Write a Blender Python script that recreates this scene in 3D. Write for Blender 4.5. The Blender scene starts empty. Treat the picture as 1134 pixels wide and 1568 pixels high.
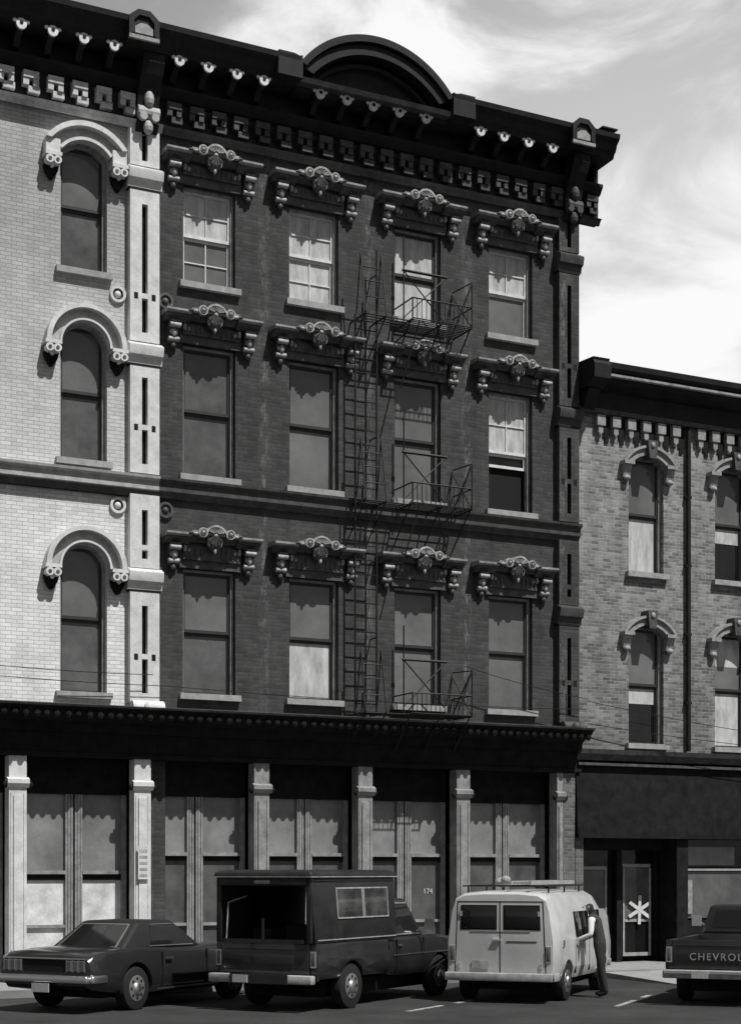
import bpy, math, random, bmesh
from mathutils import Vector, Matrix
random.seed(7)
sc = bpy.context.scene
R = math.radians
sc.view_settings.view_transform = 'Standard'
sc.view_settings.look = 'None'
sc.view_settings.exposure = 0

# ------------------------------------------------------------------ materials
def nodes_of(name):
    m = bpy.data.materials.new(name); m.use_nodes = True
    nt = m.node_tree
    return m, nt, nt.nodes['Principled BSDF']

def g(c): return (c, c, c, 1)

def maprange(nt, src, a, b, c, d, smooth=False):
    mr = nt.nodes.new('ShaderNodeMapRange')
    if smooth: mr.interpolation_type = 'SMOOTHSTEP'
    for k, v in zip(('From Min', 'From Max', 'To Min', 'To Max'), (a, b, c, d)): mr.inputs[k].default_value = v
    nt.links.new(src, mr.inputs['Value']); return mr.outputs[0]
def math_(nt, op, a, b=None):
    m = nt.nodes.new('ShaderNodeMath'); m.operation = op
    for i, s in enumerate((a, b)):
        if s is None: continue
        if isinstance(s, (int, float)): m.inputs[i].default_value = s
        else: nt.links.new(s, m.inputs[i])
    return m.outputs[0]

def mk(name, col, rough=0.6, var=0.15, scale=3.0, spec=0.3, bump=0.0, coat=0.0, metal=0.0, stretch=(1, 1, 1), fine=0.0, wav=0.0):
    m, nt, b = nodes_of(name)
    tc = nt.nodes.new('ShaderNodeTexCoord')
    mp = nt.nodes.new('ShaderNodeMapping'); mp.inputs['Scale'].default_value = stretch
    nt.links.new(tc.outputs['Object'], mp.inputs['Vector'])
    n = nt.nodes.new('ShaderNodeTexNoise'); n.inputs['Scale'].default_value = scale
    n.inputs['Detail'].default_value = 6; n.inputs['Roughness'].default_value = 0.65
    nt.links.new(mp.outputs[0], n.inputs['Vector'])
    out = maprange(nt, n.outputs['Fac'], .3, .7, col * (1 - var), col * (1 + var))
    if fine > 0:
        n2 = nt.nodes.new('ShaderNodeTexNoise'); n2.inputs['Scale'].default_value = 45
        n2.inputs['Detail'].default_value = 4
        nt.links.new(tc.outputs['Object'], n2.inputs['Vector'])
        out = math_(nt, 'MULTIPLY', out, maprange(nt, n2.outputs['Fac'], .3, .7, 1 - fine, 1 + fine))
    nt.links.new(out, b.inputs['Base Color'])
    b.inputs['Roughness'].default_value = rough
    b.inputs['Specular IOR Level'].default_value = spec
    b.inputs['Metallic'].default_value = metal
    b.inputs['Coat Weight'].default_value = coat
    b.inputs['Coat Roughness'].default_value = 0.08
    if bump > 0:
        bp = nt.nodes.new('ShaderNodeBump'); bp.inputs['Strength'].default_value = bump; bp.inputs['Distance'].default_value = 0.02
        nt.links.new(n.outputs['Fac'], bp.inputs['Height']); nt.links.new(bp.outputs[0], b.inputs['Normal'])
    if wav > 0:
        n3 = nt.nodes.new('ShaderNodeTexNoise'); n3.inputs['Scale'].default_value = 2.2; n3.inputs['Detail'].default_value = 1
        nt.links.new(tc.outputs['Object'], n3.inputs['Vector'])
        bp = nt.nodes.new('ShaderNodeBump'); bp.inputs['Strength'].default_value = wav; bp.inputs['Distance'].default_value = 0.05
        nt.links.new(n3.outputs['Fac'], bp.inputs['Height']); nt.links.new(bp.outputs[0], b.inputs['Normal'])
    return m

def brick(name, c1, c2, mortar, var=0.25, eff=0.0, effcol=0.3, zg=None, bays=None, bw=0.215, rh=0.075, msize=0.007):
    m, nt, b = nodes_of(name)
    tc = nt.nodes.new('ShaderNodeTexCoord')
    sp = nt.nodes.new('ShaderNodeSeparateXYZ'); nt.links.new(tc.outputs['Object'], sp.inputs[0])
    ad = math_(nt, 'ADD', sp.outputs[0], sp.outputs[1])
    cb = nt.nodes.new('ShaderNodeCombineXYZ')
    nt.links.new(ad, cb.inputs[0]); nt.links.new(sp.outputs[2], cb.inputs[1])
    br = nt.nodes.new('ShaderNodeTexBrick')
    br.inputs['Scale'].default_value = 1; br.inputs['Brick Width'].default_value = bw
    br.inputs['Row Height'].default_value = rh; br.inputs['Mortar Size'].default_value = msize
    br.inputs['Mortar Smooth'].default_value = 0.3
    br.inputs['Color1'].default_value = g(c1); br.inputs['Color2'].default_value = g(c2)
    br.inputs['Mortar'].default_value = g(mortar)
    nt.links.new(cb.outputs[0], br.inputs['Vector'])
    def noise(scale, det, rough, st):
        mp = nt.nodes.new('ShaderNodeMapping'); mp.inputs['Scale'].default_value = st
        nt.links.new(tc.outputs['Object'], mp.inputs['Vector'])
        n = nt.nodes.new('ShaderNodeTexNoise'); n.inputs['Scale'].default_value = scale
        n.inputs['Detail'].default_value = det; n.inputs['Roughness'].default_value = rough
        nt.links.new(mp.outputs[0], n.inputs['Vector']); return n.outputs['Fac']
    f = maprange(nt, noise(1.1, 8, .7, (1.6, 1.6, .5)), .3, .7, 1 - var, 1 + var)
    f = math_(nt, 'MULTIPLY', f, maprange(nt, noise(14, 4, .7, (1, 1, 2)), .3, .7, 1 - var * .6, 1 + var * .6))
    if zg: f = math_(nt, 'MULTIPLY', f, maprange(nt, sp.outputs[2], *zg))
    mx = nt.nodes.new('ShaderNodeMix'); mx.data_type = 'RGBA'; mx.blend_type = 'MULTIPLY'
    mx.inputs[0].default_value = 1
    nt.links.new(br.outputs['Color'], mx.inputs[6]); nt.links.new(f, mx.inputs[7])
    out = mx.outputs[2]
    if eff > 0:   # lime bloom / flaking streaks
        e = maprange(nt, noise(1.0, 9, .78, (5, 5, 1.6)), .60, .78, 0, eff)
        if bays:
            d = math_(nt, 'PINGPONG', math_(nt, 'SUBTRACT', sp.outputs[0], bays[0]), bays[1])
            d = maprange(nt, d, .02, .15, 1, 0)
            e2 = math_(nt, 'MULTIPLY', d, maprange(nt, noise(3.0, 8, .85, (3, 3, .8)), .50, .60, 0, .9))
            e = math_(nt, 'MAXIMUM', e, e2)
        x2 = nt.nodes.new('ShaderNodeMix'); x2.data_type = 'RGBA'
        nt.links.new(e, x2.inputs[0]); nt.links.new(out, x2.inputs[6]); x2.inputs[7].default_value = g(effcol)
        out = x2.outputs[2]
    nt.links.new(out, b.inputs['Base Color'])
    b.inputs['Roughness'].default_value = 0.85; b.inputs['Specular IOR Level'].default_value = 0.2
    bp = nt.nodes.new('ShaderNodeBump'); bp.inputs['Strength'].default_value = 0.7; bp.inputs['Distance'].default_value = 0.006
    bp.invert = True
    nt.links.new(br.outputs['Fac'], bp.inputs['Height']); nt.links.new(bp.outputs[0], b.inputs['Normal'])
    return m

M = dict(
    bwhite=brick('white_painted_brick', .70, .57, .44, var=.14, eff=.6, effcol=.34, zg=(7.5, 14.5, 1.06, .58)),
    bdark=brick('dark_red_brick', .042, .066, .056, var=.30, eff=.4, effcol=.18, bays=(2.3, 1.19)),
    bpier=brick('pier_brick', .09, .16, .18, var=.3, eff=.3, effcol=.3),
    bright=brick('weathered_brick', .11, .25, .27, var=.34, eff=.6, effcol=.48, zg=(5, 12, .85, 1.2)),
    white=mk('white_trim_paint', .58, .6, .2, 4, fine=.1),
    whitedull=mk('dull_white_paint', .36, .6, .3, 5, fine=.12),
    dkpaint=mk('dark_cornice_paint', .016, .6, .45, 3, spec=.2, fine=.2),
    cormid=mk('grey_cornice_paint', .055, .55, .5, 5, fine=.2),
    corlt=mk('light_corbel_paint', .27, .6, .35, 8, fine=.12),
    corwh=mk('white_corbel_paint', .48, .6, .3, 8, fine=.12),
    hood=mk('hood_paint', .075, .5, .5, 6, bump=.4, fine=.2),
    hoodcap=mk('hood_cap_highlight', .26, .5, .45, 6, bump=.3, fine=.15),  # hood paint made paler so the tops look sunlit
    hoodlt=mk('hood_ornament_highlight', .33, .5, .5, 9, bump=.4, fine=.15),  # hood paint made paler to colour in glints on the ornaments
    hoodwh=mk('hood_white_paint', .62, .5, .2, 9),
    stone=mk('sill_stone', .30, .8, .25, 6, fine=.12),
    sash=mk('dark_sash_paint', .035, .5, .2, 5),
    frame=mk('window_frame_paint', .32, .6, .35, 6),
    gdark=mk('dark_window_glass', .010, .05, .4, 1.5, spec=.5, wav=.1),
    gmid=mk('grey_window_glass', .135, .08, .30, .8, spec=.5, wav=.15),
    gmid2=mk('shaded_window_glass', .095, .08, .38, 1.7, spec=.5, wav=.15),
    glt=mk('curtained_window_glass', .47, .15, .35, 2.0, spec=.5, stretch=(3, 1, .8)),
    store=mk('dusty_shop_glass', .20, .25, .32, 1.3, spec=.4, fine=.06),
    storelow=mk('shop_door_panel', .085, .3, .45, 1.7, spec=.4, fine=.06),
    storepaint=mk('shopfront_paint', .24, .55, .38, 4, fine=.14),
    storedark=mk('shopfront_dark_and_shade', .013, .75, .5, 4, spec=.12),  # dark shop paint, also stands in for shade on other parts
    paper=mk('papered_door_panel', .58, .7, .32, 3, fine=.1),
    iron=mk('black_iron', .010, .5, .3, 8),
    roof=mk('tar_roof', .05, .9, .3, 2),
    asphalt=mk('asphalt', .034, .85, .40, .7, fine=.4, bump=.1),
    concrete=mk('sidewalk_concrete', .26, .85, .25, 1.2, fine=.15),
    kerb=mk('kerb_stone', .2, .85, .25, 2),
    line=mk('road_marking_paint', .30, .8, .6, 9, fine=.3),
    earth=mk('ground_earth', .06, .9, .3, .1),
    carpaint=mk('dark_car_paint', .02, .28, .15, 2, spec=.5, coat=.8),
    vinyl=mk('vinyl_roof', .016, .6, .2, 20),
    truckpaint=mk('dark_truck_paint', .02, .3, .3, 2, spec=.5, coat=.5),
    cappaint=mk('camper_shell_paint', .024, .42, .4, 3),
    vanpaint=mk('light_van_paint', .50, .38, .14, 1.5, spec=.5, coat=.4, fine=.05),
    chrome=mk('chrome', .85, .33, .05, 2, metal=1.0),
    rubber=mk('tyre_rubber', .016, .8, .2, 20),
    rim=mk('wheel_rim', .3, .35, .15, 8, metal=.6),
    carglass=mk('vehicle_glass', .012, .05, .1, 2, spec=.6),
    shellglass=mk('camper_window_glass', .05, .08, .8, 2.5, spec=.6),
    lamp=mk('tail_lamp_lens', .10, .2, .1, 10, spec=.6),
    plate=mk('number_plate', .4, .5, .15, 30),
    seam=mk('dark_seam', .006, .8, .1, 5),
    skin=mk('skin', .26, .6, .08, 8), hair=mk('dark_hair', .02, .7, .3, 40),
    shirt=mk('white_shirt', .6, .85, .1, 8), trousers=mk('dark_trousers', .025, .9, .2, 8),
    jacket=mk('dark_vest', .04, .9, .2, 8),
)

# ------------------------------------------------------------------ mesh builder
def empty(name, loc=(0, 0, 0), rz=0):
    e = bpy.data.objects.new(name, None); sc.collection.objects.link(e)
    e.location = loc; e.rotation_euler = (0, 0, rz); e.empty_display_size = .3
    return e

class B:
    def __init__(s, name, mat, parent=None, bevel=0, smooth=None, seg=2):
        s.name, s.mat, s.parent, s.bevel, s.smooth, s.seg = name, mat, parent, bevel, smooth, seg
        s.v = []; s.f = []
    def add(s, vs, fs):
        o = len(s.v); s.v += [tuple(p) for p in vs]; s.f += [tuple(i + o for i in f) for f in fs]
    def box(s, x0, x1, y0, y1, z0, z1):
        s.add([(x0, y0, z0), (x1, y0, z0), (x1, y1, z0), (x0, y1, z0), (x0, y0, z1), (x1, y0, z1), (x1, y1, z1), (x0, y1, z1)],
              [(0, 3, 2, 1), (4, 5, 6, 7), (0, 1, 5, 4), (1, 2, 6, 5), (2, 3, 7, 6), (3, 0, 4, 7)])
    def prism(s, a, b):
        n = len(a)
        s.add(list(a) + list(b), [tuple(range(n))[::-1], tuple(range(n, 2 * n))] + [(i, (i + 1) % n, n + (i + 1) % n, n + i) for i in range(n)])
    def px(s, prof, x0, x1): s.prism([(x0, y, z) for y, z in prof], [(x1, y, z) for y, z in prof])
    def py(s, prof, y0, y1): s.prism([(x, y0, z) for x, z in prof], [(x, y1, z) for x, z in prof])
    def cyl(s, ax, c, r, h, n=16, r2=None):
        r2 = r if r2 is None else r2
        A = []; Bb = []
        for i in range(n):
            t = 2 * math.pi * i / n; u, w = math.cos(t), math.sin(t)
            for L, rr, d in ((A, r, -h), (Bb, r2, h)):
                if ax == 'x': L.append((c[0] + d, c[1] + u * rr, c[2] + w * rr))
                elif ax == 'y': L.append((c[0] + u * rr, c[1] + d, c[2] + w * rr))
                else: L.append((c[0] + u * rr, c[1] + w * rr, c[2] + d))
        s.prism(A, Bb)
    def tube(s, p0, p1, r, n=6, r2=None):
        p0 = Vector(p0); p1 = Vector(p1); d = p1 - p0
        if d.length < 1e-5: return
        r2 = r if r2 is None else r2
        q = d.to_track_quat('Z', 'Y'); A = []; Bb = []
        for i in range(n):
            t = 2 * math.pi * i / n; o = Vector((math.cos(t), math.sin(t), 0))
            A.append(p0 + q @ (o * r)); Bb.append(p1 + q @ (o * r2))
        s.prism(A, Bb)
    def band(s, pi, po, y0, y1):
        n = len(pi)
        vs = [(x, y0, z) for x, z in pi] + [(x, y0, z) for x, z in po] + [(x, y1, z) for x, z in pi] + [(x, y1, z) for x, z in po]
        fs = []
        for i in range(n - 1):
            fs += [(i, i + 1, n + i + 1, n + i), (2 * n + i, 3 * n + i, 3 * n + i + 1, 2 * n + i + 1),
                   (i, 2 * n + i, 2 * n + i + 1, i + 1), (n + i, n + i + 1, 3 * n + i + 1, 3 * n + i)]
        fs += [(0, n, 3 * n, 2 * n), (n - 1, 3 * n - 1, 4 * n - 1, 2 * n - 1)]
        s.add(vs, fs)
    def ball(s, c, rx, ry, rz, n=10, m=6):
        vs = []; fs = []
        for j in range(1, m):
            ph = math.pi * j / m
            for i in range(n):
                t = 2 * math.pi * i / n
                vs.append((c[0] + rx * math.sin(ph) * math.cos(t), c[1] + ry * math.sin(ph) * math.sin(t), c[2] + rz * math.cos(ph)))
        top = len(vs); vs.append((c[0], c[1], c[2] + rz)); vs.append((c[0], c[1], c[2] - rz))
        for j in range(m - 2):
            for i in range(n):
                a = j * n + i; b2 = j * n + (i + 1) % n
                fs.append((a, b2, b2 + n, a + n))
        for i in range(n):
            fs.append((top, (i + 1) % n, i)); fs.append((top + 1, (m - 2) * n + i, (m - 2) * n + (i + 1) % n))
        s.add(vs, fs)
    def loft(s, secs):
        n = len(secs[0]); vs = [p for q in secs for p in q]; fs = [tuple(range(n))]
        for k in range(len(secs) - 1):
            for i in range(n):
                a = k * n + i; b2 = k * n + (i + 1) % n
                fs.append((a, b2, b2 + n, a + n))
        fs.append(tuple(range((len(secs) - 1) * n, len(secs) * n)))
        s.add(vs, fs)
    def plate(s, q, u0, u1, v0, v1, off=.008, thick=.02):
        q = [Vector(p) for p in q]
        def P(u, v): return (q[0] * (1 - u) + q[1] * u) * (1 - v) + (q[3] * (1 - u) + q[2] * u) * v
        nrm = (q[1] - q[0]).cross(q[3] - q[0]).normalized()
        c = [P(u0, v0), P(u1, v0), P(u1, v1), P(u0, v1)]
        s.prism([p + nrm * off for p in c], [p + nrm * (off - thick) for p in c])
    def finish(s, cut=None):
        if not s.v: return None
        me = bpy.data.meshes.new(s.name); me.from_pydata(s.v, [], s.f)
        bm = bmesh.new(); bm.from_mesh(me)
        bmesh.ops.recalc_face_normals(bm, faces=bm.faces[:])
        bm.to_mesh(me); bm.free()
        me.materials.append(s.mat)
        ob = bpy.data.objects.new(s.name, me); sc.collection.objects.link(ob)
        if cut:
            cutters = []
            for (c, r, h) in cut:
                cb = B('cut', s.mat); cb.cyl('y', c, r, h, 28); co = cb.finish(); cutters.append(co)
                md = ob.modifiers.new('b', 'BOOLEAN'); md.operation = 'DIFFERENCE'; md.object = co; md.solver = 'EXACT'
        if s.bevel > 0:
            md = ob.modifiers.new('bev', 'BEVEL'); md.width = s.bevel; md.segments = s.seg; md.limit_method = 'ANGLE'; md.angle_limit = R(32)
        if cut or s.bevel > 0:
            dg = bpy.context.evaluated_depsgraph_get(); dg.update()
            nm = bpy.data.meshes.new_from_object(ob.evaluated_get(dg))
            ob.modifiers.clear(); ob.data = nm; me = nm
            if cut:
                for co in cutters: bpy.data.objects.remove(co)
        if s.smooth:
            for p in me.polygons: p.use_smooth = True
            me.set_sharp_from_angle(angle=R(s.smooth))
        if s.parent: ob.parent = s.parent
        return ob

def arc(cx, half, zs, rise, n=18):
    rad = (half * half + rise * rise) / (2 * rise); zc = zs + rise - rad
    a0 = math.atan2(zs - zc, half)
    return [(cx + rad * math.cos(a0 + (math.pi - 2 * a0) * i / n), zc + rad * math.sin(a0 + (math.pi - 2 * a0) * i / n)) for i in range(n + 1)]

def wall(Bd, x0, x1, z0, z1, ops, y0=0, y1=.35):
    xs = sorted(set([x0, x1] + [o[0] for o in ops] + [o[1] for o in ops]))
    for a, b in zip(xs, xs[1:]):
        mid = (a + b) / 2
        zz = sorted([(o[2], o[3]) for o in ops if o[0] < mid < o[1]])
        cur = z0
        for q0, q1 in zz:
            if q0 > cur: Bd.box(a, b, y0, y1, cur, q0)
            cur = q1
        if cur < z1: Bd.box(a, b, y0, y1, cur, z1)

def spandrel(Bd, cx, half, zs, rise, y0=0, y1=.35):
    pts = arc(cx, half, zs, rise, 20); zt = zs + rise
    right = [p for p in pts if p[0] > cx + 1e-4] + [(cx, zt)]
    Bd.py([(cx + half, zt)] + right, y0, y1)
    left = [(cx, zt)] + [p for p in pts if p[0] < cx - 1e-4]
    Bd.py(left + [(cx - half, zt)], y0, y1)

class Bld:
    def __init__(s, name):
        s.e = empty(name); s.p = {}
    def __call__(s, key, mat, **k):
        if key not in s.p: s.p[key] = B(key, M[mat], s.e, **k)
        return s.p[key]
    def done(s):
        for b in s.p.values(): b.finish()

def window(b, cx, w, z0, z1, up='gmid', lo='gmid', munt=False, light=False, rec=.2, open_lower=False, blind=0, upblind=0):
    h = w / 2; zm = (z0 + z1) / 2
    fr = b('window_frames', 'frame'); sa = b('window_sashes_light', 'hoodwh') if light else b('window_sashes', 'sash')
    fr.box(cx - h, cx - h + .055, rec - .07, rec + .05, z0, z1); fr.box(cx + h - .055, cx + h, rec - .07, rec + .05, z0, z1)
    fr.box(cx - h + .055, cx + h - .055, rec - .07, rec + .05, z1 - .05, z1)
    for za, zb, yy, mat, lower in ((zm, z1 - .05, rec, up, 0), (z0 + .0, zm, rec + .04, lo, 1)):
        if lower and open_lower: za = z0 + 1.0
        xa, xb = cx - h + .055, cx + h - .055
        f_ = blind if lower else upblind
        if f_:      # roller blind drawn part-way behind the pane
            zsp = za + (zb - za) * (1 - f_)
            b('window_blinds', 'glt').box(xa, xb, yy + .012, yy + .02, zsp, zb)
            b('window_glass_' + mat[1:], mat).box(xa, xb, yy + .012, yy + .02, za, zsp)
        else:
            b('window_glass_' + mat[1:], mat).box(xa, xb, yy + .012, yy + .02, za, zb)
        t = .045
        sa.box(xa, xa + t, yy - .02, yy + .011, za, zb); sa.box(xb - t, xb, yy - .02, yy + .011, za, zb)
        sa.box(xa + t, xb - t, yy - .02, yy + .011, za, za + .06); sa.box(xa + t, xb - t, yy - .02, yy + .011, zb - .055, zb)
        if munt and (not lower or munt == 2):
            sa.box(cx - .012, cx + .012, yy - .012, yy + .010, za + .06, zb - .055)
            sa.box(xa + t, cx - .012, yy - .012, yy + .010, (za + zb) / 2 - .012, (za + zb) / 2 + .012)
            sa.box(cx + .012, xb - t, yy - .012, yy + .010, (za + zb) / 2 - .012, (za + zb) / 2 + .012)
    b('window_interior', 'seam').box(cx - h + .01, cx + h - .01, .30, .34, z0, z1)

def sill(b, cx, w, z0, key='window_sills', mat='stone'):
    b(key, mat).box(cx - w / 2 - .09, cx + w / 2 + .09, -.11, .12, z0 - .12, z0)

ROWS = [(5.66, 8.16, 8.84), (10.03, 12.64, 13.24), (13.88, 15.82, 16.42)]

# ================================================================= MAIN BUILDING
mb = Bld('dark_brick_commercial_building')
XW = [1.11, 3.42, 5.86, 8.18]; W = 1.12
ops = [(x - W / 2, x + W / 2, r[0], r[1]) for x in XW for r in ROWS]
w_ = mb('brick_walls', 'bdark')
wall(w_, 0, 9.86, 5.3, 16.75, ops)
w_.box(0, 9.86, .35, .6, 16.75, 18.2)
w_.box(9.6, 9.858, .352, 14, -.1, 18.2); w_.box(0, .3, .352, 14, -.1, 18.2); w_.box(0.3, 9.6, 13.7, 14, -.1, 18.2)
mb('roof', 'roof').box(0.02, 9.84, .2, 13.9, 18.2, 18.32)
mb('floor_slab', 'seam').box(.3, 9.58, .5, 13.6, 5.0, 5.28)
kinds = {(2, 0): ('glt', 'gmid', 2, True), (2, 1): ('glt', 'glt', 2, True), (2, 2): ('glt', 'glt', False, False), (2, 3): ('glt', 'gmid', True, True),
         (1, 3): ('glt', 'gdark', True, True), (0, 1): ('gmid', 'glt', False, False), (1, 2): ('gmid', 'gmid', False, False),
         (1, 0): ('gmid2', 'gmid2', False, False), (0, 0): ('gmid', 'gmid2', False, False), (0, 3): ('gmid', 'gmid', False, False)}
for ri, r in enumerate(ROWS):
    for xi, x in enumerate(XW):
        k = kinds.get((ri, xi), ('gmid', 'gmid', False, False))
        window(mb, x, W, r[0], r[1], k[0], k[1], k[2], k[3], open_lower=(ri, xi) == (1, 3))
        sill(mb, x, W, r[0])

def hood(b, cx, zt, zh):
    H = b('window_hoods', 'hood', smooth=35); L = b('window_hood_ornaments', 'hoodlt', smooth=40); T = b('window_hood_caps', 'hoodcap'); Fl = b('window_hood_flutes', 'hoodcap')
    for xa, xb, dz in ((cx - 1.0, cx - .50, -.03), (cx - .499, cx + .499, .02), (cx + .50, cx + 1.0, -.03)):
        z = zt + dz
        H.px([(.03, z - .20), (-.18, z - .20), (-.22, z - .15), (-.30, z - .11), (-.30, z - .075), (.03, z - .075)], xa, xb)
        T.px([(.03, z - .074), (-.34, z - .074), (-.37, z - .04), (-.37, z - .0), (.03, z + .03)], xa - (.02 if dz < 0 and xa < cx else 0), xb + (.02 if dz < 0 and xb > cx else 0))
    H.box(cx - .66, cx + .66, -.07, .05, zh + .0, zt - .17)
    H.box(cx - .60, cx + .60, -.13, -.072, zh + .16, zt - .25)
    for i in range(11):
        xx = cx - .55 + i * .11
        if abs(xx - cx) > .16: H.box(xx - .018, xx + .018, -.15, -.131, zh + .2, zt - .28)
    for s_ in (-1, 1):
        bx = cx + s_ * .80; zb = zt - .66
        H.px([(.03, zb), (-.07, zb), (-.13, zb + .08), (-.10, zb + .2), (-.16, zt - .36), (-.26, zt - .27), (-.27, zt - .232), (.03, zt - .232)], bx - .1, bx + .1)
        L.cyl('x', (bx, -.22, zt - .32), .05, .112, 12); L.cyl('x', (bx, -.11, zb + .09), .05, .112, 12)
        H.cyl('x', (bx, -.22, zt - .32), .022, .118, 8)
        L.ball((bx, -.16, zt - .45), .055, .045, .09); L.ball((bx - .055, -.13, zb + .22), .03, .035, .055); L.ball((bx + .055, -.13, zb + .22), .03, .035, .055)
        H.ball((bx, -.07, zb - .03), .06, .06, .07)
        ix = cx + s_ * .58
        L.ball((ix, -.16, zt - .31), .04, .05, .07); L.ball((ix - s_ * .09, -.15, zt - .34), .035, .04, .045)
        # volutes of the crest
        L.cyl('y', (cx + s_ * .29, -.40, zt - .02), .098, .04, 18); H.cyl('y', (cx + s_ * .29, -.43, zt - .02), .066, .025, 16)
        L.ball((cx + s_ * .29, -.455, zt - .02), .032, .02, .032)
        L.ball((cx + s_ * .42, -.38, zt - .05), .07, .04, .035); H.ball((cx + s_ * .52, -.37, zt - .035), .06, .03, .025)
    po = arc(cx, .22, zt + .0, .15, 12); pi = arc(cx, .18, zt + .0, .11, 12)
    L.band(pi, po, -.42, -.1)
    H.band([(cx, zt)] * 13, pi, -.37, -.1)
    for i in range(7):
        a = math.pi * (.08 + .84 * i / 6)
        L.tube((cx + .04 * math.cos(a), -.40, zt - .02 + .03 * math.sin(a)), (cx + .155 * math.cos(a), -.41, zt - .01 + .10 * math.sin(a)), .010, 5, .022)
    # hanging acanthus below the shell
    H.ball((cx, -.26, zt - .17), .17, .10, .19, 14, 8)
    for i in range(5):
        a = math.pi * (1.18 + .64 * i / 4)
        H.tube((cx + .03 * math.cos(a), -.37, zt - .05), (cx + .15 * math.cos(a), -.34, zt - .06 + .19 * math.sin(a)), .016, 6, .034)
    L.ball((cx, -.37, zt - .05), .05, .03, .04); L.ball((cx, -.30, zt - .35), .035, .035, .07)
    for s_ in (-1, 1): Fl.ball((cx + s_ * .13, -.31, zt - .17), .03, .03, .10)
for r in ROWS:
    for x in XW: hood(mb, x, r[2], r[1])

def pilaster(b, x0, x1, mat, capmat, key, shademat):
    P_ = b(key, mat); C = b(key + '_caps', capmat, smooth=30); Sl = b(key + '_slot_shade', shademat)  # slots filled with a dark colour that stands in for recess shade
    segs = [(5.42, 7.62), (8.06, 9.5), (9.92, 12.1), (12.5, 15.5), (15.95, 16.7)]
    sw = (x1 - x0) * .40
    P_.box(x0, x1, -.03, .05, 5.4, 16.7)
    for a, c in segs:
        P_.box(x0, x0 + sw, -.17, -.031, a, c); P_.box(x1 - sw, x1, -.17, -.031, a, c)
        if c - a > 1.2:
            top = c - .3; bot = a + (.95 if c - a > 2 else .45)
            P_.box(x0 + sw, x1 - sw, -.17, -.031, top, c); P_.box(x0 + sw, x1 - sw, -.17, -.031, a, a + .18)
            P_.box(x0 + sw, x1 - sw, -.17, -.031, bot - .1, bot)
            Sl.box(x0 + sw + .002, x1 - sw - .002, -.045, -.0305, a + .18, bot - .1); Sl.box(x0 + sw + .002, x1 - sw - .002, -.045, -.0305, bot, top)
            if c - a > 2:
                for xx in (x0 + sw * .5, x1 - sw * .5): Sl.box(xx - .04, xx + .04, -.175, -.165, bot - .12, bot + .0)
        else:
            P_.box(x0 + sw, x1 - sw, -.17, -.031, a, a + .1); P_.box(x0 + sw, x1 - sw, -.17, -.031, c - .1, c)
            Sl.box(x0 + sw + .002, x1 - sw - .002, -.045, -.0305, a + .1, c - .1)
    for zc in (15.73, 12.28, 7.85):
        C.px([(.0, zc - .22), (-.18, zc - .22), (-.2, zc - .1), (-.27, zc - .06), (-.3, zc + .06), (-.3, zc + .12), (-.16, zc + .2), (.0, zc + .2)], x0 - .05, x1 + .05)
        Sl.box(x0 - .02, x1 + .02, -.178, -.0, zc - .26, zc - .221)  # dark strip paints in the shadow beneath each cap
    C.cyl('x', ((x0 + x1) / 2, -.32, 5.3), .14, (x1 - x0) / 2 + .02, 14)
    C.ball(((x0 + x1) / 2, -.45, 5.3), .12, .1, .12)
pilaster(mb, 9.34, 9.865, 'bdark', 'cormid', 'corner_pilaster', 'seam')

BP = [(.03, 9.5), (-.08, 9.5), (-.1, 9.58), (-.16, 9.62), (-.16, 9.78), (-.24, 9.83), (-.25, 9.88), (.03, 9.93)]
mb('belt_course', 'cormid').px(BP, .0, 9.92)
def rosette(b, x, z, mat, key='rosettes'):
    q = b(key, mat, smooth=40); q.band(arc(x, .16, z, .16, 14), arc(x, .11, z, .11, 14), -.06, .02)
    q.band([(a, 2 * z - c) for a, c in arc(x, .16, z, .16, 14)], [(a, 2 * z - c) for a, c in arc(x, .11, z, .11, 14)], -.06, .02)
    q.ball((x, -.02, z), .07, .05, .07)
    b('rosette_grooves', 'hood').cyl('y', (x, -.008, z), .11, .006, 16)
for z in (13.42, 9.27): rosette(mb, .17, z, 'hood')

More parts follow.
